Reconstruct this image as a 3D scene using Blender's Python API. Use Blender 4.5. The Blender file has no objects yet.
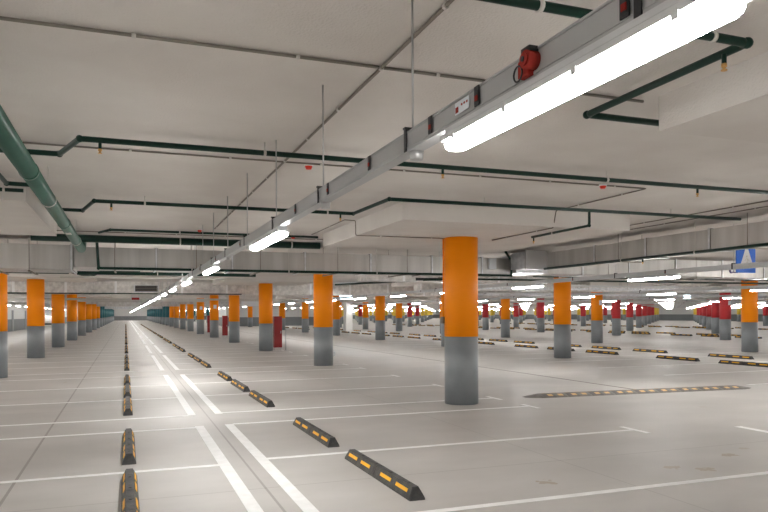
import bpy, bmesh, math, random
from mathutils import Vector, Matrix
random.seed(7)
C = bpy.context.scene.collection
PI = math.pi
# ------------------------------------------------------------------ camera
F, H, ROLL, TH, CY = 687.0, 1.6, -0.0044, 0.3598, 313.6
fw = Vector((math.sin(TH), math.cos(TH), 0)); rt = Vector((math.cos(TH), -math.sin(TH), 0)); up = Vector((0, 0, 1))
rt2 = rt*math.cos(ROLL)+up*math.sin(ROLL); up2 = -rt*math.sin(ROLL)+up*math.cos(ROLL)
cam = bpy.data.cameras.new('camera'); co = bpy.data.objects.new('camera', cam); C.objects.link(co)
M = Matrix((rt2, up2, -fw)).transposed().to_4x4(); M.translation = (0, 0, H); co.matrix_world = M
cam.sensor_width = 36; cam.lens = F/768*36; cam.shift_y = (CY-256)/768; cam.clip_end = 600
bpy.context.scene.camera = co
def ray(x, y): return fw+rt2*((x-384)/F)+up2*((CY-y)/F)
def on_y(x, y, Y): r = ray(x, y); return Vector((0, 0, H))+r*(Y/r.y)
def px(p):
    d = Vector(p)-Vector((0, 0, H)); z = d.dot(fw)
    return (384+F*d.dot(rt2)/z, CY-F*d.dot(up2)/z, z)
def seen(p, m=40):
    x, y, z = px(p)
    return z > 0.3 and -m < x < 768+m

# ------------------------------------------------------------------ materials
def mat(name, col, rough=.6, metal=0, spec=.5, emit=0, emitcol=None):
    m = bpy.data.materials.new(name); m.use_nodes = True
    b = m.node_tree.nodes['Principled BSDF']
    b.inputs['Base Color'].default_value = (*col, 1); b.inputs['Roughness'].default_value = rough
    b.inputs['Metallic'].default_value = metal; b.inputs['Specular IOR Level'].default_value = spec
    if emit:
        b.inputs['Emission Color'].default_value = (*(emitcol or col), 1); b.inputs['Emission Strength'].default_value = emit
    return m
def noisy(m, col, col2, scale=3, detail=4, stretch=(1, 1, 1), bump=0, bscale=40, rr=None, lo=.35, hi=.65):
    nt = m.node_tree; N = nt.nodes; L = nt.links; b = N['Principled BSDF']
    tc = N.new('ShaderNodeTexCoord'); mp = N.new('ShaderNodeMapping'); mp.inputs['Scale'].default_value = stretch
    L.new(tc.outputs['Object'], mp.inputs['Vector'])
    nz = N.new('ShaderNodeTexNoise'); nz.inputs['Scale'].default_value = scale; nz.inputs['Detail'].default_value = detail
    L.new(mp.outputs['Vector'], nz.inputs['Vector'])
    cr = N.new('ShaderNodeValToRGB'); cr.color_ramp.elements[0].color = (*col, 1); cr.color_ramp.elements[1].color = (*col2, 1)
    cr.color_ramp.elements[0].position = lo; cr.color_ramp.elements[1].position = hi
    L.new(nz.outputs['Fac'], cr.inputs['Fac']); L.new(cr.outputs['Color'], b.inputs['Base Color'])
    if rr:
        mr = N.new('ShaderNodeMapRange'); mr.inputs['To Min'].default_value = rr[0]; mr.inputs['To Max'].default_value = rr[1]
        mr.inputs['From Min'].default_value = .3; mr.inputs['From Max'].default_value = .7
        L.new(nz.outputs['Fac'], mr.inputs['Value']); L.new(mr.outputs['Result'], b.inputs['Roughness'])
    if bump:
        n2 = N.new('ShaderNodeTexNoise'); n2.inputs['Scale'].default_value = bscale; L.new(tc.outputs['Object'], n2.inputs['Vector'])
        bp = N.new('ShaderNodeBump'); bp.inputs['Strength'].default_value = bump; bp.inputs['Distance'].default_value = .01
        L.new(n2.outputs['Fac'], bp.inputs['Height']); L.new(bp.outputs['Normal'], b.inputs['Normal'])
    return cr
MT = {}
MT['ceil'] = mat('ceiling_plaster', (.6, .56, .51), .9, spec=.2); noisy(MT['ceil'], (.64, .60, .565), (.70, .665, .63), 1.2, 8, (1, 1, 1), .5, 60)
MT['orange'] = mat('orange_paint', (1.0, .29, 0), .45, spec=.3)
MT['red'] = mat('red_paint', (.58, .045, .052), .45, spec=.3)
MT['teal'] = mat('teal_paint', (.02, .13, .16), .4)
MT['yellow'] = mat('yellow_paint', (.83, .56, .06), .4)
MT['grey'] = mat('grey_paint', (.2, .215, .225), .38); noisy(MT['grey'], (.215, .235, .25), (.24, .262, .278), 3)
MT['white'] = mat('white_paint', (.78, .77, .75), .6); noisy(MT['white'], (.74, .73, .71), (.8, .79, .77), 2)
MT['line'] = mat('line_paint', (.84, .84, .83), .7, spec=.2); noisy(MT['line'], (.84, .84, .83), (.92, .92, .915), 7, 6)
MT['green'] = mat('dark_green_enamel', (.0015, .024, .015), .42, spec=.3)
MT['pipe_green'] = mat('green_pipe_enamel', (.03, .13, .095), .38, spec=.35); noisy(MT['pipe_green'], (.014, .08, .052), (.02, .098, .066), 6)
MT['galv'] = mat('galvanised_sheet', (.5, .49, .47), .42, .75); noisy(MT['galv'], (.46, .445, .425), (.60, .585, .565), 3, 3, (1.3, 1.3, .1), 0, 40, (.34, .46))
MT['galv2'] = mat('bright_galvanised_sheet', (.62, .63, .65), .35, .8); noisy(MT['galv2'], (.56, .57, .59), (.75, .76, .78), 7, 3)
MT['foil'] = mat('crinkled_foil', (.62, .59, .56), .38, .7); noisy(MT['foil'], (.56, .54, .52), (.80, .775, .745), 5, 8, (1, 1, 1), .8, 11)
MT['foilband'] = mat('foil_tape', (.85, .85, .85), .35, .3)
MT['steel'] = mat('zinc_steel', (.5, .5, .5), .4, .7)
MT['track'] = mat('grey_trunking', (.42, .425, .43), .4, .25)
MT['housing'] = mat('pale_grey_plastic', (.62, .63, .64), .45)
MT['conduit'] = mat('grey_brown_conduit', (.2, .175, .145), .6)
MT['clip'] = mat('pale_clip', (.6, .58, .54), .5)
MT['black'] = mat('black_plastic', (.02, .02, .022), .5)
MT['rubber'] = mat('black_rubber', (.035, .034, .033), .55); noisy(MT['rubber'], (.025, .025, .025), (.065, .062, .058), 14, 6, (1, 1, 1), .5, 60)
MT['greyrubber'] = mat('dusty_rubber', (.2, .185, .17), .7); noisy(MT['greyrubber'], (.15, .14, .13), (.25, .235, .215), 5, 6)
MT['refl'] = mat('amber_reflector', (.95, .48, .005), .5)
MT['refl2'] = mat('pale_amber_reflector', (.8, .5, .2), .4)
MT['redplastic'] = mat('red_plastic', (.32, .03, .022), .7, spec=.2)
MT['detred'] = mat('bright_red_plastic', (.8, .04, .015), .4)
MT['brass'] = mat('brass', (.7, .42, .15), .35, .9)
MT['cab'] = mat('dark_red_enamel', (.3, .008, .01), .35)
MT['blue'] = mat('sign_blue', (.005, .12, .6), .4)
MT['signwhite'] = mat('sign_white', (.8, .8, .8), .5)
MT['navy'] = mat('navy_print', (.06, .04, .16), .5)
MT['glass'] = mat('dark_glass', (.02, .025, .03), .1)
MT['lit'] = mat('lamp_diffuser', (1, 1, 1), .5, emit=26, emitcol=(1, .985, .96))
MT['litsign'] = mat('lit_sign_face', (.7, .9, 1), .5, emit=3, emitcol=(.65, .88, 1))
MT['pale'] = mat('pale_board', (.75, .78, .82), .5)
# floor
STAINS = [(3.71, 5.53, .13, .1), (5.53, 5.39, .13, .1), (5.27, 5.59, .13, .1), (6.33, 5.84, .13, .1)]
m = MT['floor'] = mat('sealed_concrete', (.5, .48, .45), .3)
nt = m.node_tree; N = nt.nodes; L = nt.links; b = N['Principled BSDF']
cr = noisy(m, (.43, .413, .393), (.56, .54, .518), .6, 9, (1, 1.6, 1), 0, 40, (.44, .62), .3, .7)
tc = N.new('ShaderNodeTexCoord'); sp = N.new('ShaderNodeSeparateXYZ'); L.new(tc.outputs['Object'], sp.inputs[0])
def mth(op, a, bb=None, clamp=False):
    n = N.new('ShaderNodeMath'); n.operation = op; n.use_clamp = clamp
    for i, v in enumerate((a, bb)):
        if v is None: continue
        if isinstance(v, (int, float)): n.inputs[i].default_value = v
        else: L.new(v, n.inputs[i])
    return n.outputs[0]
def seam(sock, off, period, w):
    a = mth('SUBTRACT', sock, off)
    if period: a = mth('PINGPONG', a, period/2)
    a = mth('ABSOLUTE', a)
    return mth('LESS_THAN', a, w)
s1 = seam(sp.outputs[0], 4.4, 0, .006); s5 = seam(sp.outputs[0], -1.0, 0, .014); s2 = seam(sp.outputs[1], 6.3, 6.2, .008)
s3 = seam(sp.outputs[0], 1.2, 0, .012); s4 = mth('MULTIPLY', seam(sp.outputs[0], 9.9, 0, .04), mth('GREATER_THAN', sp.outputs[1], 11.4))
f = mth('ADD', mth('ADD', mth('MULTIPLY', s1, .3), mth('MULTIPLY', s5, .45)), mth('MULTIPLY', s2, .28)); f = mth('ADD', f, mth('MULTIPLY', s3, .4)); f = mth('ADD', f, mth('MULTIPLY', s4, .95), True)
mx = N.new('ShaderNodeMix'); mx.data_type = 'RGBA'; L.new(f, mx.inputs[0]); L.new(cr.outputs['Color'], mx.inputs[6]); mx.inputs[7].default_value = (.10, .08, .065, 1)
# small brown stains
nz = N.new('ShaderNodeTexNoise'); nz.inputs['Scale'].default_value = 1.7; nz.inputs['Detail'].default_value = 6; L.new(tc.outputs['Object'], nz.inputs['Vector'])
st = mth('MULTIPLY', mth('GREATER_THAN', nz.outputs['Fac'], .72), .35)
def stain(x, y, a, b_):
    dx = mth('DIVIDE', mth('SUBTRACT', sp.outputs[0], x), a); dy = mth('DIVIDE', mth('SUBTRACT', sp.outputs[1], y), b_)
    d = mth('ADD', mth('MULTIPLY', dx, dx), mth('MULTIPLY', dy, dy)); d = mth('ADD', d, mth('MULTIPLY', nb.outputs['Fac'], 3.2))
    return mth('MULTIPLY', mth('LESS_THAN', d, 2.1), .55)
nb = N.new('ShaderNodeTexNoise'); nb.inputs['Scale'].default_value = 14; L.new(tc.outputs['Object'], nb.inputs['Vector'])
for q in STAINS: st = mth('MAXIMUM', st, stain(*q))
mx2 = N.new('ShaderNodeMix'); mx2.data_type = 'RGBA'; L.new(st, mx2.inputs[0]); L.new(mx.outputs[2], mx2.inputs[6]); mx2.inputs[7].default_value = (.33, .25, .15, 1)
L.new(mx2.outputs[2], b.inputs['Base Color']); b.inputs['Specular IOR Level'].default_value = .32
# walls: white with a grey dado painted to 1.2 m
def dado(name):
    m = mat(name, (.7, .7, .7), .6); nt = m.node_tree; g = nt.nodes.new('ShaderNodeNewGeometry'); s = nt.nodes.new('ShaderNodeSeparateXYZ')
    nt.links.new(g.outputs['Position'], s.inputs[0]); c = nt.nodes.new('ShaderNodeMath'); c.operation = 'LESS_THAN'; c.inputs[1].default_value = 1.2
    nt.links.new(s.outputs[2], c.inputs[0]); x = nt.nodes.new('ShaderNodeMix'); x.data_type = 'RGBA'; nt.links.new(c.outputs[0], x.inputs[0])
    x.inputs[6].default_value = (.7, .7, .69, 1); x.inputs[7].default_value = (.21, .225, .235, 1); nt.links.new(x.outputs[2], nt.nodes['Principled BSDF'].inputs['Base Color'])
    return m
MT['wall'] = dado('two_tone_wall_paint')

# ------------------------------------------------------------------ mesh helpers
class MB:
    def __init__(s): s.bm = bmesh.new()
    def box(s, x0, y0, z0, x1, y1, z1, bev=0, mi=0):
        r = bmesh.ops.create_cube(s.bm, size=1)
        bmesh.ops.transform(s.bm, matrix=Matrix.Translation(((x0+x1)/2, (y0+y1)/2, (z0+z1)/2)) @ Matrix.Diagonal((abs(x1-x0), abs(y1-y0), abs(z1-z0), 1)), verts=r['verts'])
        fs = set(f for v in r['verts'] for f in v.link_faces)
        for f in fs: f.material_index = mi
        if bev:
            es = set(e for v in r['verts'] for e in v.link_edges)
            o = bmesh.ops.bevel(s.bm, geom=list(es), offset=bev, segments=2, profile=.5, affect='EDGES')
            for f in o['faces']: f.material_index = mi
        return s
    def cyl(s, a, b, r, n=12, r2=None, mi=0, cap=True):
        a = Vector(a); b = Vector(b); d = b-a; r2 = r if r2 is None else r2
        q = d.to_track_quat('Z', 'Y').to_matrix()
        va = []; vb = []
        for i in range(n):
            t = 2*PI*i/n; o = Vector((math.cos(t), math.sin(t), 0))
            va.append(s.bm.verts.new(a+q@(o*r))); vb.append(s.bm.verts.new(b+q@(o*r2)))
        for i in range(n):
            f = s.bm.faces.new((va[i], va[(i+1) % n], vb[(i+1) % n], vb[i])); f.smooth = True; f.material_index = mi
        if cap:
            f = s.bm.faces.new(va[::-1]); f.material_index = mi; f = s.bm.faces.new(vb); f.material_index = mi
        return s
    def tube(s, pts, r, n=10, bend=.06):
        pts = [Vector(p) for p in pts]; path = [pts[0]]
        for i in range(1, len(pts)-1):
            p, a, b = pts[i], pts[i-1], pts[i+1]
            da = (a-p); db = (b-p); k = min(bend, da.length*.45, db.length*.45); A = p+da.normalized()*k; B = p+db.normalized()*k
            for j in range(5):
                t = j/4; path.append(A*(1-t)**2+p*2*t*(1-t)+B*t*t)
        path.append(pts[-1])
        rings = []; prev = None
        for i, p in enumerate(path):
            d = (path[min(i+1, len(path)-1)]-path[max(i-1, 0)]).normalized()
            if prev is None: x = d.orthogonal().normalized()
            else: x = (prev-d*prev.dot(d)).normalized()
            prev = x; y = d.cross(x)
            rings.append([s.bm.verts.new(p+(x*math.cos(2*PI*k/n)+y*math.sin(2*PI*k/n))*r) for k in range(n)])
        for a, b in zip(rings, rings[1:]):
            for k in range(n):
                f = s.bm.faces.new((a[k], a[(k+1) % n], b[(k+1) % n], b[k])); f.smooth = True
        s.bm.faces.new(rings[0][::-1]); s.bm.faces.new(rings[-1])
        return s
    def prism(s, prof, axis, a, b, mi=0, scale_ends=None):
        # prof: list of (u,v); axis 'y' -> (u, t, v); axis 'x' -> (t, u, v)
        def P(u, v, t): return (u, t, v) if axis == 'y' else (t, u, v)
        va = [s.bm.verts.new(P(u, v, a)) for u, v in prof]; vb = [s.bm.verts.new(P(u, v, b)) for u, v in prof]
        n = len(prof)
        for i in range(n):
            f = s.bm.faces.new((va[i], va[(i+1) % n], vb[(i+1) % n], vb[i])); f.material_index = mi
        s.bm.faces.new(va[::-1]).material_index = mi; s.bm.faces.new(vb).material_index = mi
        return s
    def quad(s, *v, mi=0):
        f = s.bm.faces.new([s.bm.verts.new(p) for p in v]); f.material_index = mi; return s
    def mesh(s, name, *mats):
        bmesh.ops.recalc_face_normals(s.bm, faces=s.bm.faces[:])
        me = bpy.data.meshes.new(name); s.bm.to_mesh(me); s.bm.free()
        for m in mats: me.materials.append(MT[m])
        return me
    def build(s, name, mats, parent=None, loc=None):
        mats = (mats,) if isinstance(mats, str) else mats
        return link(name, s.mesh(name, *mats), parent, loc)
def link(name, me, parent=None, loc=None):
    o = bpy.data.objects.new(name, me); C.objects.link(o)
    if parent: o.parent = parent
    if loc: o.location = loc
    return o
def tag(o, label, cat, group=None, kind=None):
    o['label'] = label; o['category'] = cat
    if group: o['group'] = group
    if kind: o['kind'] = kind
    return o
def thing(name, label, cat, loc=(0, 0, 0), group=None):
    o = bpy.data.objects.new(name, None); C.objects.link(o); o.location = loc; o.empty_display_size = .2
    return tag(o, label, cat, group)
def copy_tree(o, parent=None):
    c = o.copy(); C.objects.link(c)
    if parent: c.parent = parent
    for ch in o.children: copy_tree(ch, c)
    return c
ORD = ['nearest', 'second', 'third', 'fourth', 'fifth', 'sixth', 'seventh', 'eighth', 'ninth', 'tenth', 'eleventh', 'twelfth', 'thirteenth', 'fourteenth', 'fifteenth', 'sixteenth', 'seventeenth', 'eighteenth', 'nineteenth', 'twentieth', 'twenty-first', 'twenty-second', 'twenty-third', 'twenty-fourth', 'twenty-fifth', 'twenty-sixth', 'twenty-seventh', 'twenty-eighth', 'twenty-ninth', 'thirtieth', 'thirty-first', 'thirty-second', 'thirty-third', 'thirty-fourth', 'thirty-fifth', 'thirty-sixth', 'thirty-seventh', 'thirty-eighth', 'thirty-ninth', 'fortieth', 'forty-first', 'forty-second', 'forty-third', 'forty-fourth', 'forty-fifth', 'forty-sixth']

# ------------------------------------------------------------------ shell
ZC = 3.2; ZP = 2.94
XL, XR, Y0, Y1 = -10.6, 100.0, -11.0, 205.0
floor = MB().box(XL, Y0, -.2, XR, Y1, 0).build('floor', 'floor'); floor['kind'] = 'structure'
ceil = MB().box(XL, Y0, ZC, XR, Y1, ZC+.25).build('ceiling', 'ceil'); ceil['kind'] = 'structure'
for nm, a in (('wall_left', (XL-.2, Y0, 0, XL, Y1, ZC)), ('wall_right', (XR, Y0, 0, XR+.2, Y1, ZC)), ('wall_far', (XL, Y1, 0, XR, Y1+.2, ZC)), ('wall_back', (XL, Y0-.2, 0, XR, Y0, ZC))):
    MB().box(*a).build(nm, 'wall')['kind'] = 'structure'
w = MB().box(12.4, 92, 0, 26, 104, ZC).build('wall_stairwell', 'wall'); w['kind'] = 'structure'
w = MB().box(18.75, 59.7, 0, 19.4, 60.4, ZC, .02).build('square_pillar', 'white'); tag(w, 'white square concrete pillar standing behind the second orange column of the near row', 'pillar')

# ------------------------------------------------------------------ columns and drop panels
COLX = [-3.15, 5.75, 14.35, 23.35, 32.2, 41.3, 50.4, 59.4, 68.4, 77.4, 86.4, 95.4]
LY = [11.1, 20.0, 28.7, 37.8, 47.3, 57.6, 68, 78.3, 88.8, 99]
def coly(i, n): return (11.3+9.35*n if n or i != 1 else 11.1) if i else (LY[n] if 0 <= n < 10 else 11.1+9.75*n)
def shaft(nm, z0, z1, m_, r=.3):
    mb = MB().cyl((0, 0, z0), (0, 0, z1), r, 32)
    return mb.mesh(nm, m_)
lower = shaft('lower_shaft', 0, 1.19, 'grey')
uppers = {c: shaft('upper_shaft', 1.19, ZP, c) for c in ('orange', 'red', 'teal', 'yellow')}
rowname = {0: 'left of the long bright lane', 1: 'right of the long bright lane', 2: 'in the second row to the right', 3: 'in the third row to the right', 4: 'in the fourth row to the right',
           5: 'in the fifth row to the right', 6: 'in the sixth row to the right', 7: 'in the seventh row to the right', 8: 'in the eighth row to the right', 9: 'in the ninth row to the right', 10: 'in the tenth row to the right', 11: 'in the last row by the far right wall'}
columns = {}; panels = []
for i, X in enumerate(COLX):
    k = 0
    for n in range(-1, 21):
        Y = coly(i, n)
        if Y > 200: continue
        if 12 < X < 26.5 and 91 < Y < 105: continue
        panels.append((X, Y))
        if not seen((X, Y, 1), 30) and not (n == -1 and i < 2): continue
        if n < 0: continue
        if X < 30: col = 'orange' if Y < (102 if i else 92) else 'teal'
        elif X < 80 and Y < 100: col = 'red'
        else: col = 'yellow'
        k += 1
        if (i, n) == (1, 0): X_, Y = 5.60, 10.98
        else: X_ = X+{2: .2, 3: .1 if n < 2 else -.05}.get(i, 0)
        lab = '%s and grey round column, %s %s' % (col, ORD[k-1], rowname[i])
        if i == 1 and n == 0: lab = 'largest orange and grey round column, front centre, with a thin conduit down its left side'
        if i == 1 and n == 1: lab = 'orange and grey round column directly behind the largest one, just left of centre'
        if i == 0 and n == 1: lab = 'orange and grey round column cut by the left edge of the picture'
        if i == 3 and n == 1: lab = 'orange and grey round column under the blue square sign at the right edge'
        t = thing('round_column', lab, 'column', (X_, Y, 0), '%s columns %s' % (col, rowname[i]))
        lo = link('lower_shaft', lower, t); up_ = link('upper_shaft', uppers[col], t)
        lo['label'] = 'grey painted lower part'; up_['label'] = '%s painted upper part' % col
        columns[(i, n)] = t
panels.sort(key=lambda p: (p[0]**2+p[1]**2) if (seen((p[0], p[1], ZP), 250) or p[1] < 12 and abs(p[0]) < 12) else 1e9)
pm = MB().box(-1.93, -1.93, ZP, 1.93, 1.93, ZC+.01).mesh('drop_panel', 'ceil')
for X, Y in panels[:99]:
    yy = Y-.15 if Y < 12 else Y
    if Y < 3: yy = 2.11
    if 4 < X < 6 and 10 < Y < 12:
        o = link('drop_panel', pm, ceil, (5.70, 11.17, -.002)); o.scale = (2.0/1.93, 2.1/1.93, 1); continue
    o = link('drop_panel', pm, ceil, (X-.12 if X > 4 and X < 6 else X+.13 if X < 0 else X, yy, 0))
# details on single columns
A = columns[(1, 0)]
MB().tube([(-.288, .125, 2.93), (-.288, .125, 1.52)], .013).build('conduit', 'orange', A)['label'] = 'thin orange painted conduit'
MB().box(-.335, .07, 1.42, -.25, .16, 1.54, .008).build('switch_box', 'conduit', A)['label'] = 'small brown switch box'
B = columns[(1, 1)]
MB().box(.27, -.12, .28, .35, -.02, .42, .01).build('socket_box', 'pale', B)['label'] = 'small white socket box near the floor'
for key in ((3, 2), (4, 2), (1, 4), (1, 5)):
    c = columns.get(key)
    if c: MB().box(-.08, -.305, 2.0, .12, -.285, 2.25).build('number_plate', 'signwhite', c)['label'] = 'small white plate'

# ------------------------------------------------------------------ painted lines (parts of the floor)
lines = []
def lin(x0, y0, x1, y1, w=.1):
    if abs(x1-x0) > abs(y1-y0): lines.append((x0, y0-w/2, x1, y1+w/2))
    else: lines.append((x0-w/2, y0, x1+w/2, y1))
def bay_y(n): b = 9.35*n; return [11.33+b, 13.85+b, 16.4+b, 19.0+b]
for n in range(-1, 20):
    ys = bay_y(n) if n >= 0 else [2.45, 5.0, 7.52, 10.1]
    lin(.98, ys[0]-.05, .98, ys[3]+.05, .12); lin(1.40, ys[0]-.05, 1.40, ys[3]+.05, .12)
    for y in ys:
        lin(-4.2, y-.08, .92, y-.08, .085); lin(1.46, y+.05, 6.45, y+.05, .085)
        if n < 5:
            lines.append((6.45, y-.22, 6.53, y+.32))
            if n >= 0: lin(12.8, y, 18.3, y, .085)
            if n >= 0: lin(18.8, y, 24.2, y, .085)
lin(8.0, 4.6, 8.0, 7.25, .12)
lines = [l for l in lines if seen(((l[0]+l[2])/2, (l[1]+l[3])/2, 0), 400)]
lines.sort(key=lambda l: (l[0]+l[2])**2/4+(l[1]+l[3])**2/4)
rest = MB()
for j, (a, b_, c, d) in enumerate(lines):
    if j < 98: MB().box(a, b_, .0002, c, d, .0025).build('painted_line', 'line', floor)
    else: rest.box(a, b_, .0002, c, d, .0025)
o = rest.build('painted_lines', 'line', floor); o['kind'] = 'stuff'

# ------------------------------------------------------------------ wheel stops
LEN = 1.86
prof = [(-.072, 0), (.072, 0), (.07, .022), (.030, .108), (-.030, .108), (-.07, .022)]
def refl(bmx, s, yc, ln=.155):
    # raised strip on a sloping side
    x0, z0, x1, z1 = .0565*s, .051, .0430*s, .081
    n = Vector((.086*s, 0, .04)).normalized()*.0035
    P = [(x0, yc-ln, z0), (x0, yc+ln, z0), (x1, yc+ln, z1), (x1, yc-ln, z1)]
    q = [Vector(p) for p in P]; o_ = [v+n for v in q]; i_ = [v-n for v in q]
    vo = [bmx.bm.verts.new(v) for v in o_]; vi = [bmx.bm.verts.new(v) for v in i_]
    bmx.bm.faces.new(vo); bmx.bm.faces.new(vi[::-1])
    for k in range(4): bmx.bm.faces.new((vo[k], vo[(k+1) % 4], vi[(k+1) % 4], vi[k]))
def section(y0, y1, e0, e1):
    mb = MB(); V = []
    for (y, sc) in ((y0, e0), (y1, e1)):
        V.append([mb.bm.verts.new((u, y+(0 if sc == 0 else (-sc)*v/.108*.05), v)) for u, v in prof])
    n = len(prof)
    for i in range(n): mb.bm.faces.new((V[0][i], V[0][(i+1) % n], V[1][(i+1) % n], V[1][i]))
    mb.bm.faces.new(V[0][::-1]); mb.bm.faces.new(V[1])
    return mb
sec_a = section(-LEN/2, -.004, -1, 0)
for y in (-.62, -.2): sec_a.cyl((0, y, .100), (0, y, .1095), .018, 10); sec_a.box(-.012, y-.12, .105, .012, y-.05, .113)
sec_a = sec_a.mesh('rubber_section', 'rubber')
sec_b = section(.004, LEN/2, 0, 1)
for y in (.62, .2): sec_b.cyl((0, y, .100), (0, y, .1095), .018, 10); sec_b.box(-.012, y-.12, .105, .012, y-.05, .113)
sec_b = sec_b.mesh('rubber_section', 'rubber')
RY = (-.69, -.29, .29, .69)
rms = []
for s in (-1, 1):
    for y in RY:
        mb = MB(); refl(mb, s, y, .135); rms.append(mb.mesh('reflector', 'refl'))
stop = bpy.data.objects.new('wheel_stop', None); C.objects.link(stop)
for q in (sec_a, sec_b): link('rubber_section', q, stop)
for q in rms: link('reflector', q, stop)['label'] = 'yellow reflector strip'
far = MB()
for a_, b_ in ((-LEN/2, -.004), (.004, LEN/2)): far.prism(prof, 'y', a_, b_)
nf = len(far.bm.faces)
for s in (-1, 1):
    for y in RY: refl(far, s, y, .14)
far.bm.faces.ensure_lookup_table()
for f_ in far.bm.faces[nf:]: f_.material_index = 1
farm = far.mesh('wheel_stop', 'rubber', 'refl')
first = True
def place_stop(x, y, label, group):
    global first
    if math.hypot(x, y) < 36:
        o = stop if first else copy_tree(stop); first = False
    else: o = link('wheel_stop', farm)
    o.location = (x, y, 0); tag(o, label, 'wheel stop', group)
STX = [(.03, 'in the line straight under the end of the lane', 'l'), (2.33, 'in the line right of the white stripes', 'l'), (17.4, 'in the front line past the speed bump', 'r'), (19.75, 'in the back line past the speed bump', 'r')]
base = [12.65, 15.15, 17.6]
def stops_row(x, desc, y0, y1, grp, jit=0):
    k = 0
    for n in range(-1, 20):
        for bb in base:
            y = bb+9.33*n-(.1 if n < 0 else 0)
            if n < 0: y = {12.65: 3.6, 15.15: 6.33, 17.6: 8.85}[bb]
            if x < 1: y -= .1
            if n >= 0 and x > 10: y = 12.8+9.33*n+2.7*base.index(bb)
            if not y0 < y < y1 or not seen((x, y, 0), 0): continue
            if (x, y) < (1, 4) and y < 5: continue
            k += 1
            place_stop(x, y, 'yellow-striped black wheel stop, %s %s' % (ORD[k-1], desc), grp)
stops_row(.03, 'in the line left of the white stripes', 5, 118, 'wheel stops left of the double stripe')
stops_row(2.33, 'in the line right of the white stripes', 5, 118, 'wheel stops right of the double stripe')
stops_row(17.4, 'in the front line past the speed bump', 11, 80, 'wheel stops in the front line past the speed bump')
stops_row(19.75, 'in the back line past the speed bump', 11, 80, 'wheel stops in the back line past the speed bump')
for xx, d in ((35.6, 'in the front line among the red columns'), (37.9, 'in the back line among the red columns'), (53.8, 'in the far line beyond the red columns'), (56.1, 'in the farthest line beyond the red columns')):
    stops_row(xx, d, 20, 92, 'wheel stops '+d)

# ------------------------------------------------------------------ speed bump across the right lane
t = thing('speed_bump', 'long low grey rubber speed bump with paired yellow marks across the right lane', 'speed bump', (9.72, 11.1, 0)); t.rotation_euler.z = -.07
nseg = 10; sw = .515
hump = [(-.25, 0), (.25, 0), (.2, .022), (.09, .049), (0, .056), (-.09, .049), (-.2, .022)]
sm = MB().prism(hump, 'x', -sw/2+.004, sw/2-.004).mesh('rubber_segment', 'greyrubber')
rmm = []
for sx in (-.11, .11):
    for sgn in (-1, 1):
        q = [Vector((sx-.05, .10*sgn, .0500)), Vector((sx+.05, .10*sgn, .0500)), Vector((sx+.05, .18*sgn, .0305)), Vector((sx-.05, .18*sgn, .0305))]
        rm = MB(); a_ = [rm.bm.verts.new(v) for v in q]; b_ = [rm.bm.verts.new(v-Vector((0, 0, .006))) for v in q]
        rm.bm.faces.new(a_); rm.bm.faces.new(b_[::-1])
        for k in range(4): rm.bm.faces.new((a_[k], a_[(k+1) % 4], b_[(k+1) % 4], b_[k]))
        rmm.append(rm.mesh('reflector', 'refl2'))
for i in range(nseg-1):
    s_ = link('rubber_segment', sm, t, ((i-(nseg-2)/2)*sw, 0, 0)); 
    for q in rmm: link('reflector', q, s_)['label'] = 'pale yellow reflective mark'
for s in (-1, 1):
    mb = MB(); n = 8; c0 = [mb.bm.verts.new((0, u, v)) for u, v in hump]; c1 = [mb.bm.verts.new((s*.18, u*.75, v*.55)) for u, v in hump]; c2 = [mb.bm.verts.new((s*.33, u*.3, v*.1)) for u, v in hump]
    for p, q in ((c0, c1), (c1, c2)):
        for k in range(len(hump)): mb.bm.faces.new((p[k], p[(k+1) % len(hump)], q[(k+1) % len(hump)], q[k]))
    mb.bm.faces.new(c2); mb.bm.faces.new(c0)
    mb.build('end_cap', 'greyrubber', t, (s*(nseg-1)/2*sw, 0, 0))

# ------------------------------------------------------------------ lighting trunking rows with luminaires
LZ = 2.300
def lens_mesh():
    mb = MB(); hw, hh = .052, .020; n = 12
    # rounded tray: stadium-like sections along y
    ys = [(-.725, .55), (-.71, .82), (-.685, 1), (.685, 1), (.71, .82), (.725, .55)]
    pr = [(-1, 1), (-1, .1), (-.85, -.55), (-.5, -.92), (0, -1), (.5, -.92), (.85, -.55), (1, .1), (1, 1)]
    rings = [[mb.bm.verts.new((u*hw*k, y, hh*(v if v > 0 else v*k))) for u, v in pr] for y, k in ys]
    for a, b in zip(rings, rings[1:]):
        for k in range(len(pr)): mb.bm.faces.new((a[k], a[(k+1) % len(pr)], b[(k+1) % len(pr)], b[k])).smooth = True
    mb.bm.faces.new(rings[0]); mb.bm.faces.new(rings[-1])
    return mb.mesh('diffuser', 'lit')
lens = lens_mesh()
hous = MB().box(-.060, -.72, .0201, .060, .72, .045, .004).box(-.04, -.71, .045, .04, .71, .075)
hous = hous.mesh('housing', 'housing')
clipm = MB()
for s in (-1, 1):
    for y in (-.6, -.2, .2, .6): clipm.box(s*.058-.004, y-.012, .004, s*.058+.006, y+.012, .03)
clipm = clipm.mesh('clips', 'housing')
lamp = bpy.data.objects.new('linear_luminaire', None); C.objects.link(lamp)
link('diffuser', lens, lamp)['label'] = 'glowing white diffuser'; link('housing', hous, lamp); link('clips', clipm, lamp)
lamp2 = bpy.data.objects.new('linear_luminaire', None)
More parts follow.
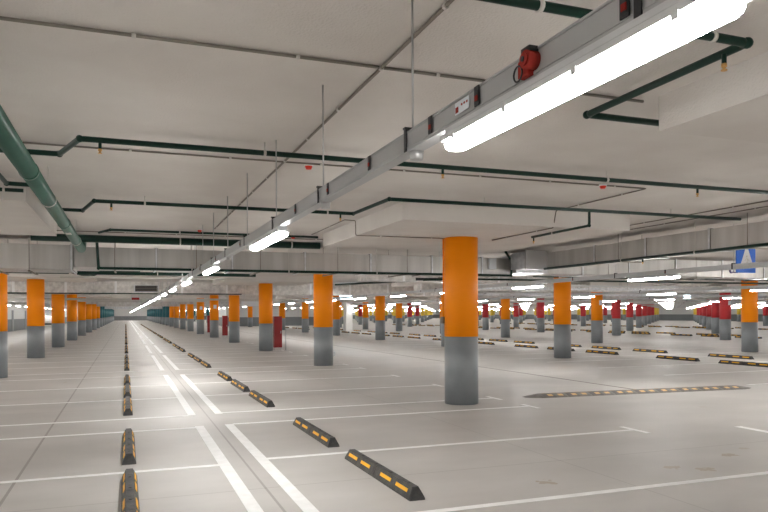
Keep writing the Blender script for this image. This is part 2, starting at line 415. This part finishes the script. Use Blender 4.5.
TR = [(1.3, 'long overhead trunking above the left lane')]+[(1.3+9.05*k, d) for k, d in ((-1, 'trunking along the left wall'), (1, 'trunking above the lane right of centre'), (2, 'third trunking from the left lane'), (3, 'fourth trunking from the left lane'), (4, 'fifth trunking from the left lane'), (5, 'sixth trunking from the left lane'), (6, 'seventh trunking from the left lane'), (7, 'eighth trunking from the left lane'), (8, 'ninth trunking from the left lane'), (9, 'tenth trunking from the left lane'), (10, 'eleventh trunking from the left lane'))]
spots = []
for r, (X, d) in enumerate(TR):
    for k in range(-2, 42):
        Y = 1.9+4.8*k
        if 12 < X < 26.5 and 90 < Y < 106: continue
        if Y > 200: continue
        p = px((X, Y, LZ))
        vis = p[2] > .5 and -120 < p[0] < 840
        spots.append((r, X, Y, vis, math.hypot(X, Y)))
visl = sorted([s for s in spots if s[3]], key=lambda s: s[4])
keep = visl[:296]; cnt = {}
firstl = True
for r, X, Y, v, dd in sorted(keep, key=lambda s: (s[0], s[2])):
    cnt[r] = cnt.get(r, 0)+1
    o = lamp if firstl else copy_tree(lamp); firstl = False
    o.location = (X, Y, LZ)
    lab = 'long white lit linear lamp, %s along the %s' % (ORD[cnt[r]-1], TR[r][1])
    if r == 0 and cnt[r] == 1: lab = 'very large bright linear lamp at the upper right, nearest the camera'
    tag(o, lab, 'ceiling lamp', 'lamps along the '+TR[r][1])
rest = MB(); offs = [s for s in spots if not s[3] and s[1] < 40 and s[2] < 30]+visl[296:]
for r, X, Y, v, dd in offs:
    rest.box(X-.06, Y-.75, LZ-.03, X+.06, Y+.75, LZ+.03)
o = rest.build('distant_lamps', 'lit'); tag(o, 'rows of distant white linear lamps far back under the ceiling', 'ceiling lamps', kind='stuff')
# trunking
rodm = MB().cyl((0, 0, 2.455), (0, 0, ZC), .0055, 8); rodm = rodm.mesh('hanger_rod', 'steel')
clampm = MB().box(-.042, -.014, 2.375, -.037, .014, 2.48).box(.037, -.014, 2.375, .042, .014, 2.48).box(-.042, -.014, 2.472, .042, .014, 2.482).box(-.05, -.02, 2.480, .02, .005, 2.49)
clampm = clampm.mesh('hanger_clamp', 'black')
knobm = MB().cyl((.01, -.02, 2.335), (.01, -.02, 2.382), .03, 14, .036).mesh('clamp_knob', 'steel')
def trunk_mesh(y0, y1):
    mb = MB().box(-.033, y0, 2.388, .033, y1, 2.47, .003)
    mb.box(-.038, y0, 2.388, -.033, y1, 2.396).box(.033, y0, 2.388, .038, y1, 2.396).box(-.038, y0, 2.462, -.033, y1, 2.47).box(-.035, y0, 2.376, .035, y1, 2.388)
    return mb
for r, (X, d) in enumerate(TR):
    ystop = 90 if 12 < X < 26.5 else 200
    vis = [Y for Y in range(-10, 201) if px((X, Y, 2.4))[2] > .4 and -60 < px((X, Y, 2.4))[0] < 830] or [0]
    y0 = -10 if r == 0 else max(-10, vis[0]-6)
    t = thing('lighting_trunking', 'grey %s, hung from thin rods' % d, 'trunking', (X, 0, 0), 'lighting trunking rows')
    trunk_mesh(y0, ystop).build('trunking', 'track' if r == 0 else 'housing', t)
    ry = [3.05+1.6*k for k in range(-4, 40)] if r == 0 else [3.05+3.2*k for k in range(0, 30)]
    nrod = 0
    for y in ry:
        if any(a_ < y < b_ for a_, b_ in ((14.7, 16.6), (32.2, 33.6), (19, 20.9), (28.2, 29.5), (36.6, 38), (55.3, 56.7), (62.8, 64.2), (34.4, 35.3), (25.4, 26.3))) or y < y0 or y > ystop or nrod > 42 or (r > 5 and nrod > 12): continue
        nrod += 1
        link('hanger_rod', rodm, t, (0, y, 0)); link('hanger_clamp', clampm, t, (0, y, 0))
        if r == 0: link('clamp_knob', knobm, t, (0, y, 0))
    if r < 3:
        for k in range(0, 16):
            y = [1.5, 2.33, 2.76, 3.57, 4.4, 5.33][k] if k < 6 and r == 0 else 5.8+2.33*(k-5) if r == 0 else 8+3.1*k
            tb = MB().box(-.043, y-.018, 2.392, -.0385, y+.018, 2.468).box(-.045, y-.01, 2.405, -.043, y+.010, 2.45)
            o_ = tb.build('tap_off_cover', 'black', t)
            MB().box(-.0475, y-.012, 2.41, -.0445, y+.008, 2.43).build('red_latch', 'redplastic', o_)
# red tap-off plug on the nearest stretch
t0 = [o for o in bpy.data.objects if o.name == 'lighting_trunking'][0]
pg = MB().cyl((-.031, 1.94, 2.43), (-.075, 1.94, 2.43), .030, 20).box(-.06, 1.945, 2.385, -.032, 2.01, 2.445, .006).cyl((-.075, 1.94, 2.43), (-.082, 1.94, 2.43), .021, 16)
pg = pg.build('tap_off_plug', 'redplastic', t0); pg['label'] = 'red round tap-off plug with a wire loop'
MB().cyl((-.0825, 1.94, 2.43), (-.086, 1.94, 2.43), .009, 12).box(-.07, 1.92, 2.455, -.035, 1.97, 2.472).build('plug_centre', 'black', pg)
ring = [(-.07, 1.99+.026*math.cos(a), 2.398+.026*math.sin(a)) for a in [i*2*PI/14 for i in range(15)]]
MB().tube(ring, .003, 6, .004).build('wire_loop', 'black', pg)
MB().box(-.0385, 2.40, 2.405, -.037, 2.52, 2.455).build('maker_label', 'pale', t0)
lb = MB().box(-.0395, 2.49, 2.412, -.0385, 2.515, 2.435)
for k in range(3): lb.box(-.0395, 2.41+.022*k, 2.432, -.0385, 2.422+.022*k, 2.44)
lb.build('label_mark', 'redplastic', t0)['label'] = 'small red mark on a pale label'

# transverse lamp between the ducts
o = copy_tree(lamp); o.location = (1.3, 17.3, 2.72); o.rotation_euler.z = PI/2; tag(o, 'white lit lamp set crosswise just behind the wide metal duct', 'ceiling lamp')

# ------------------------------------------------------------------ pipes
def ring_clamp(name, parent, x, y, z, r, axis='x', top=ZC):
    mb = MB()
    if axis == 'x': mb.cyl((x-.012, y, z), (x+.012, y, z), r+.006, 14)
    else: mb.cyl((x, y-.012, z), (x, y+.012, z), r+.006, 14)
    mb.cyl((x, y, z+r), (x, y, top), .005, 6)
    o_ = mb.build(name, 'clip', parent); o_['label'] = 'pale pipe clamp'
def head(parent, x, y, z, r, drop=.05):
    mb = MB().cyl((x, y, z-r+.004), (x, y, z-r-drop), r*.55, 10)
    f_ = mb.build('drop_stub', 'green', parent)
    mb = MB().cyl((x, y, z-r-drop), (x, y, z-r-drop-.02), .016, 10).cyl((x, y, z-r-drop-.02), (x, y, z-r-drop-.035), .008, 8).cyl((x, y, z-r-drop-.035), (x, y, z-r-drop-.040), .018, 12)
    mb.build('sprinkler_head', 'brass', f_)
def pipe(label, pts, r, heads=(), clamps=(), mat_='green', fit=True, name='sprinkler_pipe', cat='pipe', bend=.05):
    t = thing(name, label, cat, (0, 0, 0)); p = MB().tube(pts, r, 14, bend).build('pipe_run', mat_, t)
    if fit:
        for q in pts[1:-1]:
            bm_ = MB()
            bmesh.ops.create_icosphere(bm_.bm, subdivisions=2, radius=r*1.3, matrix=Matrix.Translation(q))
            for f_ in bm_.bm.faces: f_.smooth = True
            bm_.build('elbow', mat_, t)
    for h in heads: head(t, *h, r)
    for c in clamps: ring_clamp('pipe_clamp', t, *c)
    return t
ZS = 3.1
pipe('thin dark green pipe across the ceiling, nearest full-width one, crossing the big pipe', [(-9, 7.05, ZS), (-.57, 7.05, ZS), (-.36, 6.38, ZS), (30, 6.38, ZS)], .025,
     heads=[(-.20, 6.38, ZS), (6.42, 6.38, ZS), (3.05, 6.38, ZS)], clamps=[(1.22, 6.38, ZS, .025), (5.1, 6.38, ZS, .025), (-.9, 7.05, ZS, .025), (8.5, 6.38, ZS, .025)])
pipe('thin dark green pipe running around the corner of the ceiling panel behind the big column', [(-9, 7.7, ZS), (-1.26, 7.7, ZS), (-1.26, 8.82, ZS), (-.98, 8.84, ZS), (-.96, 10.75, ZS), (-.57, 10.75, ZS), (-.38, 9.8, ZS), (3.2, 9.8, ZS), (3.24, 8.4, ZS), (9.3, 8.36, ZS)], .025,
     heads=[(-.17, 9.8, ZS), (3.0, 9.8, ZS)], clamps=[(.25, 9.8, ZS, .022), (2.8, 9.8, ZS, .022), (4.65, 8.4, ZS, .022), (7.9, 8.38, ZS, .022)])
pipe('short dark green branch pipe dropping under the ceiling panel right of the big column', [(6.38, 8.38, ZS), (6.38, 8.38, 2.88), (6.38, 9.9, 2.87)], .02, heads=[(6.38, 9.85, 2.87)], clamps=[(6.38, 9.3, 2.87, .02, 'y', ZP)])
pipe('dark green pipe over the left, ending behind the big sloping pipe', [(-9, 8.9, 3.04), (-1.1, 8.9, 3.04)], .022, clamps=[(-1.3, 8.9, 3.04, .022)], fit=False)
pipe('dark green pipe bending at the upper right beside the nearest lamp', [(-9, 2.87, ZS), (3.25, 2.87, ZS), (3.28, 4.33, ZS), (9, 4.30, ZS)], .025, heads=[(3.22, 3.0, ZS)], clamps=[(3.0, 2.87, ZS, .025), (1.9, 2.87, ZS, .025)])
t = pipe('thick mid green pipe sloping in from the left edge towards the metal duct', [(-.775, -6, 2.845), (-.775, 14.2, 2.845), (-.775, 14.4, 3.0)], .078, mat_='pipe_green', name='main_pipe', fit=False, bend=.1)
for y in (1.8, 6.6, 10.2): 
    MB().cyl((-.775, y-.03, 2.845), (-.775, y+.03, 2.845), .082, 20).build('coupling', 'pipe_green', t)
MB().box(-.80, 10.75, 2.765, -.73, 10.95, 2.775).build('sticker', 'clip', t)['label'] = 'small pale sticker'
for y in (3.5, 8.2, 12.6): ring_clamp('pipe_clamp', t, -.775, y, 2.845, .079, 'y')
pipe('thick dark green pipe close under the ceiling just before the wide metal duct', [(-1.6, 13.9, 3.02), (3.8, 13.9, 3.02)], .07, fit=False, clamps=[(1.0, 13.9, 3.02, .07), (3.2, 13.9, 3.02, .07)])
pipe('thin dark green pipe above the thick one before the metal duct', [(-.45, 13.55, 3.1), (-.25, 13.3, 3.13), (3.6, 13.3, 3.13)], .022, clamps=[(.95, 13.3, 3.13, .022)])
pipe('dark green pipe dropping onto the wide metal duct and following its lower edge', [(-1.2, 14.3, 3.08), (-.53, 14.8, 3.08), (-.50, 14.82, 2.53), (8.95, 14.82, 2.53), (8.95, 14.82, 2.9), (8.6, 14.5, 3.08)], .028, clamps=[(k, 14.82, 2.53, .026) for k in (1.3, 3.35, 5.4, 7.4)])
pipe('dark green pipe along the lower edge of the right-hand metal duct', [(9.3, 13.9, 2.645), (9.3, -2, 2.645)], .028, fit=False, clamps=[(9.3, y, 2.645, .026, 'y') for y in (7.0, 9.3, 11.2)], heads=[(9.3, 10.6, 2.645)])
pipe('dark green pipe under the back of the metal duct at the far left', [(-9, 16.4, 2.52), (-1.15, 16.4, 2.52)], .03, fit=False)
pipe('dark pipe across the lane between the metal duct and the foil duct', [(-1.2, 19.2, 2.68), (3.4, 19.2, 2.68)], .045, fit=False, clamps=[(.8, 19.2, 2.68, .045)])
pipe('pale pipe across the lane just below the dark one', [(-1.6, 19.8, 2.6), (3.4, 19.8, 2.6)], .035, mat_='clip', fit=False, name='pale_pipe')
pipe('short dark bent pipe above the foil duct by the left columns', [(-1.3, 19, 2.7), (-.9, 20.5, 2.66), (-.6, 21, 2.85), (.4, 21, 2.85)], .04)
pipe('dark green pipe under the foil duct', [(-8.5, 31.9, 2.52), (5.0, 31.9, 2.52)], .025, fit=False)
pipe('long dark green pipe in the distance across the right half', [(6.6, 22.2, 2.58), (9.5, 19.4, 2.68), (40, 19.4, 2.68)], .03)
pipe('dark green pipe low under the duct at the right', [(11, 17.0, 2.66), (50, 17.0, 2.66)], .03, fit=False)
pipe('long pale pipe across the lane beyond the foil duct', [(-9, 46, 2.57), (60, 46, 2.57)], .06, mat_='clip', fit=False, name='pale_pipe')
pipe('far pale pipe crossing beyond the third right-hand column', [(-9, 54, 2.62), (70, 54, 2.62)], .07, mat_='clip', fit=False, name='pale_pipe')

# surface conduits with clips
def conduit(label, pts, r=.011, n=6):
    t = thing('surface_conduit', label, 'conduit'); MB().tube(pts, r, 8, .03).build('conduit_run', 'conduit', t)
    for a, b in zip(pts, pts[1:]):
        a = Vector(a); b = Vector(b); l = (b-a).length
        if l < 1.2: continue
        k = 0; s = .45
        while s < l-.2 and k < 20:
            p = a+(b-a)*(s/l); d = (b-a).normalized()
            MB().cyl(p-d*.012, p+d*.012, r+.006, 8).build('conduit_clip', 'clip', t); s += .95; k += 1
    return t
conduit('grey conduit crossing the ceiling at the top left', [(-8, 4.15, 3.186), (3.65, 4.15, 3.186)])
conduit('grey conduit running lengthways beside the row of hanging rods', [(1.55, -2, 3.184), (1.55, 13, 3.184)])
conduit('grey conduit just behind the nearest green pipe, turning back at the right', [(-8, 7.1, 3.186), (6.25, 7.05, 3.186), (6.25, 9.02, 3.186), (6.25, 9.1, 2.927), (6.25, 11.0, 2.927)], .009)
conduit('thin conduit down the side of the ceiling panel and across to the big column', [(3.5, 13.4, 3.188), (3.47, 11.1, 3.188), (3.66, 11.08, 3.18), (3.66, 11.08, 2.93), (5.5, 11.05, 2.93)], .008)
conduit('upper thin cable line above the right-hand duct', [(8.6, 14, 3.188), (8.6, -2, 3.188)], .009)
conduit('lower thin cable line above the right-hand duct', [(9.05, 14, 3.188), (9.05, -2, 3.188)], .009)
conduit('thin cable line along the ceiling before the wide metal duct', [(-9, 14.2, 3.186), (8.6, 14.2, 3.186)], .009)

# red detectors
dm = MB().cyl((0, 0, 0), (0, 0, -.018), .05, 20, .046).mesh('detector_base', 'signwhite')
dd_ = MB().cyl((0, 0, -.018), (0, 0, -.05), .042, 20, .028).mesh('detector_head', 'detred')
for x, y, z, d in ((1.83, 7.12, ZC-.012, 'beside the crossing conduits near the row of rods'), (5.55, 7.02, ZC-.012, 'above and right of the big column'), (8.8, 12.2, ZC-.012, 'above the right-hand duct'),
                   (3.2, 13.75, ZC-.02, 'behind the ceiling panel left of the big column'), (1.3, 13.2, ZC-.012, 'among the rods over the left lane')):
    t = thing('smoke_detector', 'small red ceiling detector %s' % d, 'detector', (x, y, z), 'red ceiling detectors')
    link('detector_base', dm, t); link('detector_head', dd_, t)

# ------------------------------------------------------------------ ducts
def duct(label, x0, y0, z0, x1, y1, z1, seams, axis, m_='galv', hang=(), flange='galv2', name='air_duct', fw_=.02, proud=.025):
    t = thing(name, label, 'duct'); MB().box(x0, y0, z0, x1, y1, z1, .006).build('duct_body', m_, t)
    hm = 'conduit' if m_ == 'galv' else 'steel'
    for s in seams:
        p = proud
        if axis == 'x': mb = MB().box(s-fw_, y0-p, z0-p, s+fw_, y1+p, z1+p, .003)
        else: mb = MB().box(x0-p, s-fw_, z0-p, x1+p, s+fw_, z1+p, .003)
        fl = mb.build('flange', flange, t)
        if m_ == 'galv':
            g_ = fw_+.006; p *= .5
            if axis == 'x': mb = MB().box(s-g_, y0-p, z0-p, s+g_, y1+p, z1+p)
            else: mb = MB().box(x0-p, s-g_, z0-p, x1+p, s+g_, z1+p)
            mb.build('gasket', 'conduit', fl)
    for h in hang:
        mb = MB()
        if axis == 'x':
            for y in (y0-.035, y1+.035): mb.cyl((h, y, z0-.04), (h, y, ZC), .006, 6)
            mb.box(h-.02, y0-.06, z0-.05, h+.02, y1+.06, z0-.028)
        else:
            for x in (x0-.035, x1+.035): mb.cyl((x, h, z0-.04), (x, h, ZC), .006, 6)
            mb.box(x0-.06, h-.02, z0-.05, x1+.06, h+.02, z0-.028)
        mb.build('duct_hanger', hm, t)
    return t
duct('wide galvanised duct crossing the whole hall behind the big column', -.95, 14.95, 2.56, 9.03, 16.1, 2.96, [.6, 2.15, 3.75, 5.3, 6.85, 8.2], 'x', hang=[-.2, 1.4, 2.75, 4.5, 6.2, 7.6])
duct('larger galvanised duct section at the far left', -9.5, 14.95, 2.50, -.97, 16.2, 2.99, [-1.0, -2.45, -3.9, -5.4], 'x', hang=[-1.75, -2.3])
duct('galvanised duct running towards the camera at the right', 9.42, -3, 2.675, 9.95, 14.0, 3.03, [12.2, 10.65, 9.1, 7.6, 6.1, 4.6], 'y', hang=[11.4, 8.3, 5.2], proud=.02)
t = thing('air_duct', 'bright boxy duct junction where the two metal ducts meet', 'duct'); MB().box(8.88, 14.05, 2.66, 9.42, 14.74, 3.06, .006).box(9.04, 14.74, 2.6, 9.95, 16.1, 3.04, .006).build('duct_body', 'galv2', t)
MB().box(8.86, 14.0, 2.64, 9.44, 14.05, 3.08).build('flange', 'steel', t)
duct('plain galvanised duct continuing to the right behind the blue sign', 9.97, 15.0, 2.6, 60, 16.0, 3.06, [11.2, 12.7, 14.3, 16.0, 17.6, 19.2, 21, 23], 'x', hang=[12, 15, 18])
t = duct('crinkled foil-wrapped duct across the lane at mid distance', -9.0, 32.4, 2.52, 17.5, 33.4, 3.06, [-6.4, -4.4, -2.4, -.4, 2.4, 4.4, 6.4, 8.4, 10.4, 12.4, 14.4, 16.4], 'x', m_='foil', flange='foilband', name='foil_duct', fw_=.05, proud=.006, hang=[-1.3, 2.2, 5.2])
g = MB().box(.35, 32.36, 2.60, 1.4, 32.40, 2.92); g.build('grille_frame', 'galv2', t)
g = MB().box(.40, 32.345, 2.63, 1.35, 32.365, 2.89); g = g.build('grille_opening', 'black', t)
sl = MB()
for k in range(3): sl.box(.40, 32.33, 2.68+.07*k, 1.35, 32.35, 2.70+.07*k)
sl.build('grille_slats', 'conduit', t)
t = duct('foil duct section with a long black air slot, left of the big column', 6.9, 20.0, 2.62, 13.5, 20.8, 2.92, [8.2, 9.9, 11.6], 'x', m_='foil', flange='foilband', name='foil_duct', fw_=.04, proud=.006)
MB().box(8.6, 19.97, 2.64, 9.5, 20.0, 2.73).build('air_slot', 'black', t)
duct('foil-wrapped duct hanging beyond the junction', 12.5, 28.4, 2.66, 31, 29.3, 3.0, [15, 18, 21, 24, 27], 'x', m_='foil', flange='foilband', name='foil_duct', fw_=.05, proud=.006, hang=[14, 17, 20, 23])
duct('distant grey duct crossing over the left lane', -9, 63, 2.53, 12, 64, 2.9, [-4, 0, 4, 8], 'x')
duct('far grey duct crossing near the end of the left lane', -9, 81, 2.53, 11.5, 82, 2.92, [-4, 0, 4], 'x')
duct('very far pale duct crossing before the end wall', -9, 118, 2.53, 12, 119, 2.92, [0, 5], 'x', m_='galv2')
duct('distant galvanised duct across the right half', 17.6, 36.8, 2.53, 80, 37.8, 2.9, [24, 28, 32, 36, 40, 44], 'x')
duct('farther galvanised duct among the red columns', 22, 55.5, 2.53, 95, 56.5, 2.9, [30, 40, 50, 60], 'x')
# small white box on the duct
o = MB().box(8.36, 14.86, 2.68, 8.56, 14.93, 2.95, .01).build('junction_box', 'pale'); tag(o, 'small pale box fixed on the metal duct right of the big column', 'box')

# cable ladders in the right distance
def ladder(label, x0, x1, y, z, step, w=.4):
    t = thing('cable_ladder', label, 'cable tray')
    for s in (0, w): MB().box(x0, y+s-.01, z, x1, y+s+.01, z+.1).build('side_rail', 'galv2', t)
    n = int((x1-x0)/step); r_ = MB()
    n = min(n, 90)
    for k in range(n):
        r_.box(x0+k*step, y, z+.03, x0+k*step+.05, y+w, z+.06)
    r_.build('rungs', 'galv2', t)
    for k in range(6):
        x = x0+(k+.5)*(x1-x0)/12
        MB().cyl((x, y-.02, z), (x, y-.02, ZC), .01, 6).cyl((x, y+w+.02, z), (x, y+w+.02, ZC), .01, 6).build('ladder_hanger', 'steel', t)
ladder('ribbed metal cable ladder across the right distance', 14, 40, 25.6, 2.62, .42, .5)
ladder('farther metal cable ladder above the red columns', 18, 60, 34.6, 2.62, .5, .5)
# long white cable trunking above row two
def tray(label, a, b, z, m_='housing'):
    t = thing('cable_tray', label, 'cable tray'); MB().box(a[0], a[1], z, b[0], b[1], z+.06, .004).build('tray_body', m_, t)
    L_ = b[1]-a[1] if b[1]-a[1] > b[0]-a[0] else b[0]-a[0]
    for k in range(7):
        f_ = (k+.5)/7; x = a[0]+(b[0]-a[0])*f_; y = a[1]+(b[1]-a[1])*f_
        if b[1]-a[1] > b[0]-a[0]: x = (a[0]+b[0])/2
        else: y = (a[1]+b[1])/2
        MB().cyl((x, y, z+.05), (x, y, ZC), .008, 6).build('tray_hanger', 'steel', t)
    return t
tray('pale cable tray crosswise beyond the second right-hand column', (12, 22.9), (45, 23.1), 2.64)
tray('pale cable tray crosswise over the distant bays', (17.8, 32), (60, 32.3), 2.62)

# ------------------------------------------------------------------ signs
p0 = on_y(737, 272.5, 10.6); p1 = on_y(755.5, 249, 10.6); sx, sz = p1.x-p0.x, p1.z-p0.z
t = thing('crossing_sign', 'blue square hanging sign with a white triangle at the right edge', 'sign', (p0.x, 10.6, p0.z))
MB().box(0, 0, 0, sx, .03, sz, .003).build('sign_board', 'blue', t)
tri = MB(); tri.prism([(.17*sx, .26*sz), (.87*sx, .26*sz), (.60*sx, .97*sz), (.44*sx, .97*sz)], 'y', -.004, .002); tri.build('white_triangle', 'signwhite', t)
fig = MB(); cx_ = .52*sx
for a_, b_ in (((cx_, .62), (cx_+.01, .45)), ((cx_+.01, .46), (cx_-.05, .30)), ((cx_+.01, .46), (cx_+.07, .30)), ((cx_, .60), (cx_-.06, .50)), ((cx_, .60), (cx_+.06, .48))):
    fig.cyl((a_[0], -.006, a_[1]*sz), (b_[0], -.006, b_[1]*sz), .008, 6)
fig.cyl((cx_, -.003, .68*sz), (cx_, -.009, .68*sz), .018, 12)
fig.build('walking_figure', 'clip', t)['label'] = 'faint walking figure'
MB().cyl((.1*sx, .015, sz-.005), (.1*sx, .015, ZC-p0.z), .006, 6).cyl((.9*sx, .015, sz-.005), (.9*sx, .015, ZC-p0.z), .006, 6).build('sign_hanger', 'steel', t)
p0 = on_y(731, 273.5, 14.93); t = thing('duct_sticker', 'small dark purple logo on the duct left of the blue sign', 'sticker', (p0.x, 14.97, p0.z))
mb = MB().cyl((.07, -.004, .08), (.07, .02, .08), .075, 20); mb.build('logo_disc', 'navy', t)
MB().cyl((.075, -.008, .085), (.075, .0, .085), .04, 16).build('logo_ring', 'pale', t)
MB().box(.16, -.004, .02, .30, .02, .05).build('logo_text', 'navy', t)
def hung_sign(x0, y0, x1, y1, Y, mt, label, name='hanging_sign'):
    a = on_y(x0, y1, Y); b_ = on_y(x1, y0, Y)
    t = thing(name, label, 'sign', (a.x, Y, a.z)); w_, h_ = b_.x-a.x, b_.z-a.z
    MB().box(0, 0, 0, w_, .1, h_, .01).build('sign_case', 'housing', t)
    MB().box(.03, -.012, .03, w_-.03, .002, h_-.03).build('sign_face', mt, t)
    MB().cyl((.1*w_, .05, h_-.01), (.1*w_, .05, max(ZC-a.z, h_+.02)), .012, 6).cyl((.9*w_, .05, h_-.01), (.9*w_, .05, max(ZC-a.z, h_+.02)), .012, 6).build('sign_hanger', 'steel', t)
    return t
hung_sign(366-26.5, 292, 353, 299.5, 34.6, 'litsign', 'glowing pale blue sign box between the near and middle orange columns')
t = hung_sign(241, 301, 271, 306.5, 41, 'pale', 'long pale sign board hung behind the third right-hand column')
hung_sign(683.5, 294, 690.5, 299, 33, 'litsign', 'small glowing pale blue sign box above the red columns at the right')
hung_sign(131, 297, 140, 300.5, 40, 'cab', 'small red sign hung over the left lane')

# ------------------------------------------------------------------ red fire cabinets
def cabinet(x, y, label, z0=.12, w_=.36, h_=1.38, grp='red fire cabinets beside columns'):
    t = thing('fire_cabinet', label, 'fire cabinet', (x, y, 0), grp)
    MB().box(-w_/2, -.12, z0, w_/2, .14, z0+h_, .01).build('cabinet_body', 'cab', t)
    d = MB().box(-w_/2+.02, -.135, z0+.03, w_/2-.02, -.118, z0+h_-.03, .004).build('door', 'cab', t)
    MB().box(w_/2-.07, -.15, z0+.62, w_/2-.05, -.134, z0+.74).build('handle', 'steel', d)
    for sx_ in (-w_/2+.04, w_/2-.04): MB().box(sx_-.015, -.02, 0, sx_+.015, .02, z0+.01).build('leg', 'steel', t)
    return t
c = cabinet(6.31, 30.2, 'tall red fire cabinet right of the third right-hand column, beside a thin grey post')
cabinet(6.45, 57.9, 'distant red fire cabinet between the fifth and sixth columns right of the lane')
cabinet(6.5, 48.7+.2, 'red fire cabinet right behind the fifth column right of the lane')
cabinet(32.6+1.1, 65, 'small red fire cabinet beside a red column right of the big column', w_=.6)
cabinet(51.5, 49.5, 'red fire cabinet between red columns near the far right', w_=.6)
o = MB().cyl((0, 0, 0), (0, 0, .95), .025, 12).cyl((0, 0, 0), (0, 0, .012), .06, 16).build('guard_post', 'steel', None, (6.62, 29.95, 0)); tag(o, 'thin grey post standing beside the tall red fire cabinet', 'post')

# ------------------------------------------------------------------ parked car in the far left
def car(x, y, label):
    t = thing('car', label, 'car', (x, y, 0)); W = .85
    side = [(-2.1, .35), (-2.15, .75), (-1.9, .95), (-1.2, 1.02), (-.55, 1.5), (1.0, 1.52), (1.75, 1.05), (2.1, .95), (2.12, .4)]
    mb = MB(); mb.prism([(u, v) for u, v in side], 'y', -W, W); bmesh.ops.bevel(mb.bm, geom=mb.bm.edges[:], offset=.05, segments=2, affect='EDGES')
    mb.build('body', 'white', t)
    for s in (-1, 1):
        mb = MB(); mb.prism([(-1.0, 1.05), (-.5, 1.42), (.95, 1.44), (1.5, 1.05)], 'y', s*W-.012*(1 if s > 0 else -1), s*(W+.008)); mb.build('side_window', 'glass', t)
        for wx in (-1.35, 1.35):
            MB().cyl((wx, s*(W-.2), .32), (wx, s*(W+.02), .32), .32, 20).build('wheel', 'black', t)
    mb = MB().box(2.10, -.6, .55, 2.14, .6, .72); mb.build('front_grille', 'black', t)
    t.rotation_euler.z = -PI/2
    return t
car(-8.0, 84, 'pale parked car glimpsed between the left columns near the left wall')
# dark doors in the left wall
for n_, y in ((1, 77), (2, 86.5)):
    o = MB().box(XL-.02, y, 0, XL+.05, y+1.0, 2.1).build('door_%d' % n_, 'grey'); o['kind'] = 'structure'
    MB().box(XL+.05, y+.1, 1.0, XL+.09, y+.2, 1.05).build('door_handle', 'steel', o)

# ------------------------------------------------------------------ world and view
wd = bpy.data.worlds.new('world'); bpy.context.scene.world = wd; wd.use_nodes = True
wd.node_tree.nodes['Background'].inputs[0].default_value = (.9, .95, 1, 1); wd.node_tree.nodes['Background'].inputs[1].default_value = .02
sc = bpy.context.scene
sc.view_settings.view_transform = 'Standard'; sc.view_settings.look = 'None'; sc.view_settings.exposure = 1.85; sc.view_settings.gamma = 1; sc.view_settings.use_curve_mapping = False
sc.cycles.max_bounces = 8; sc.cycles.diffuse_bounces = 5; sc.cycles.glossy_bounces = 3
sc.cycles.use_denoising = True
sc.cycles.sample_clamp_indirect = 6
sc.cycles.use_light_tree = True
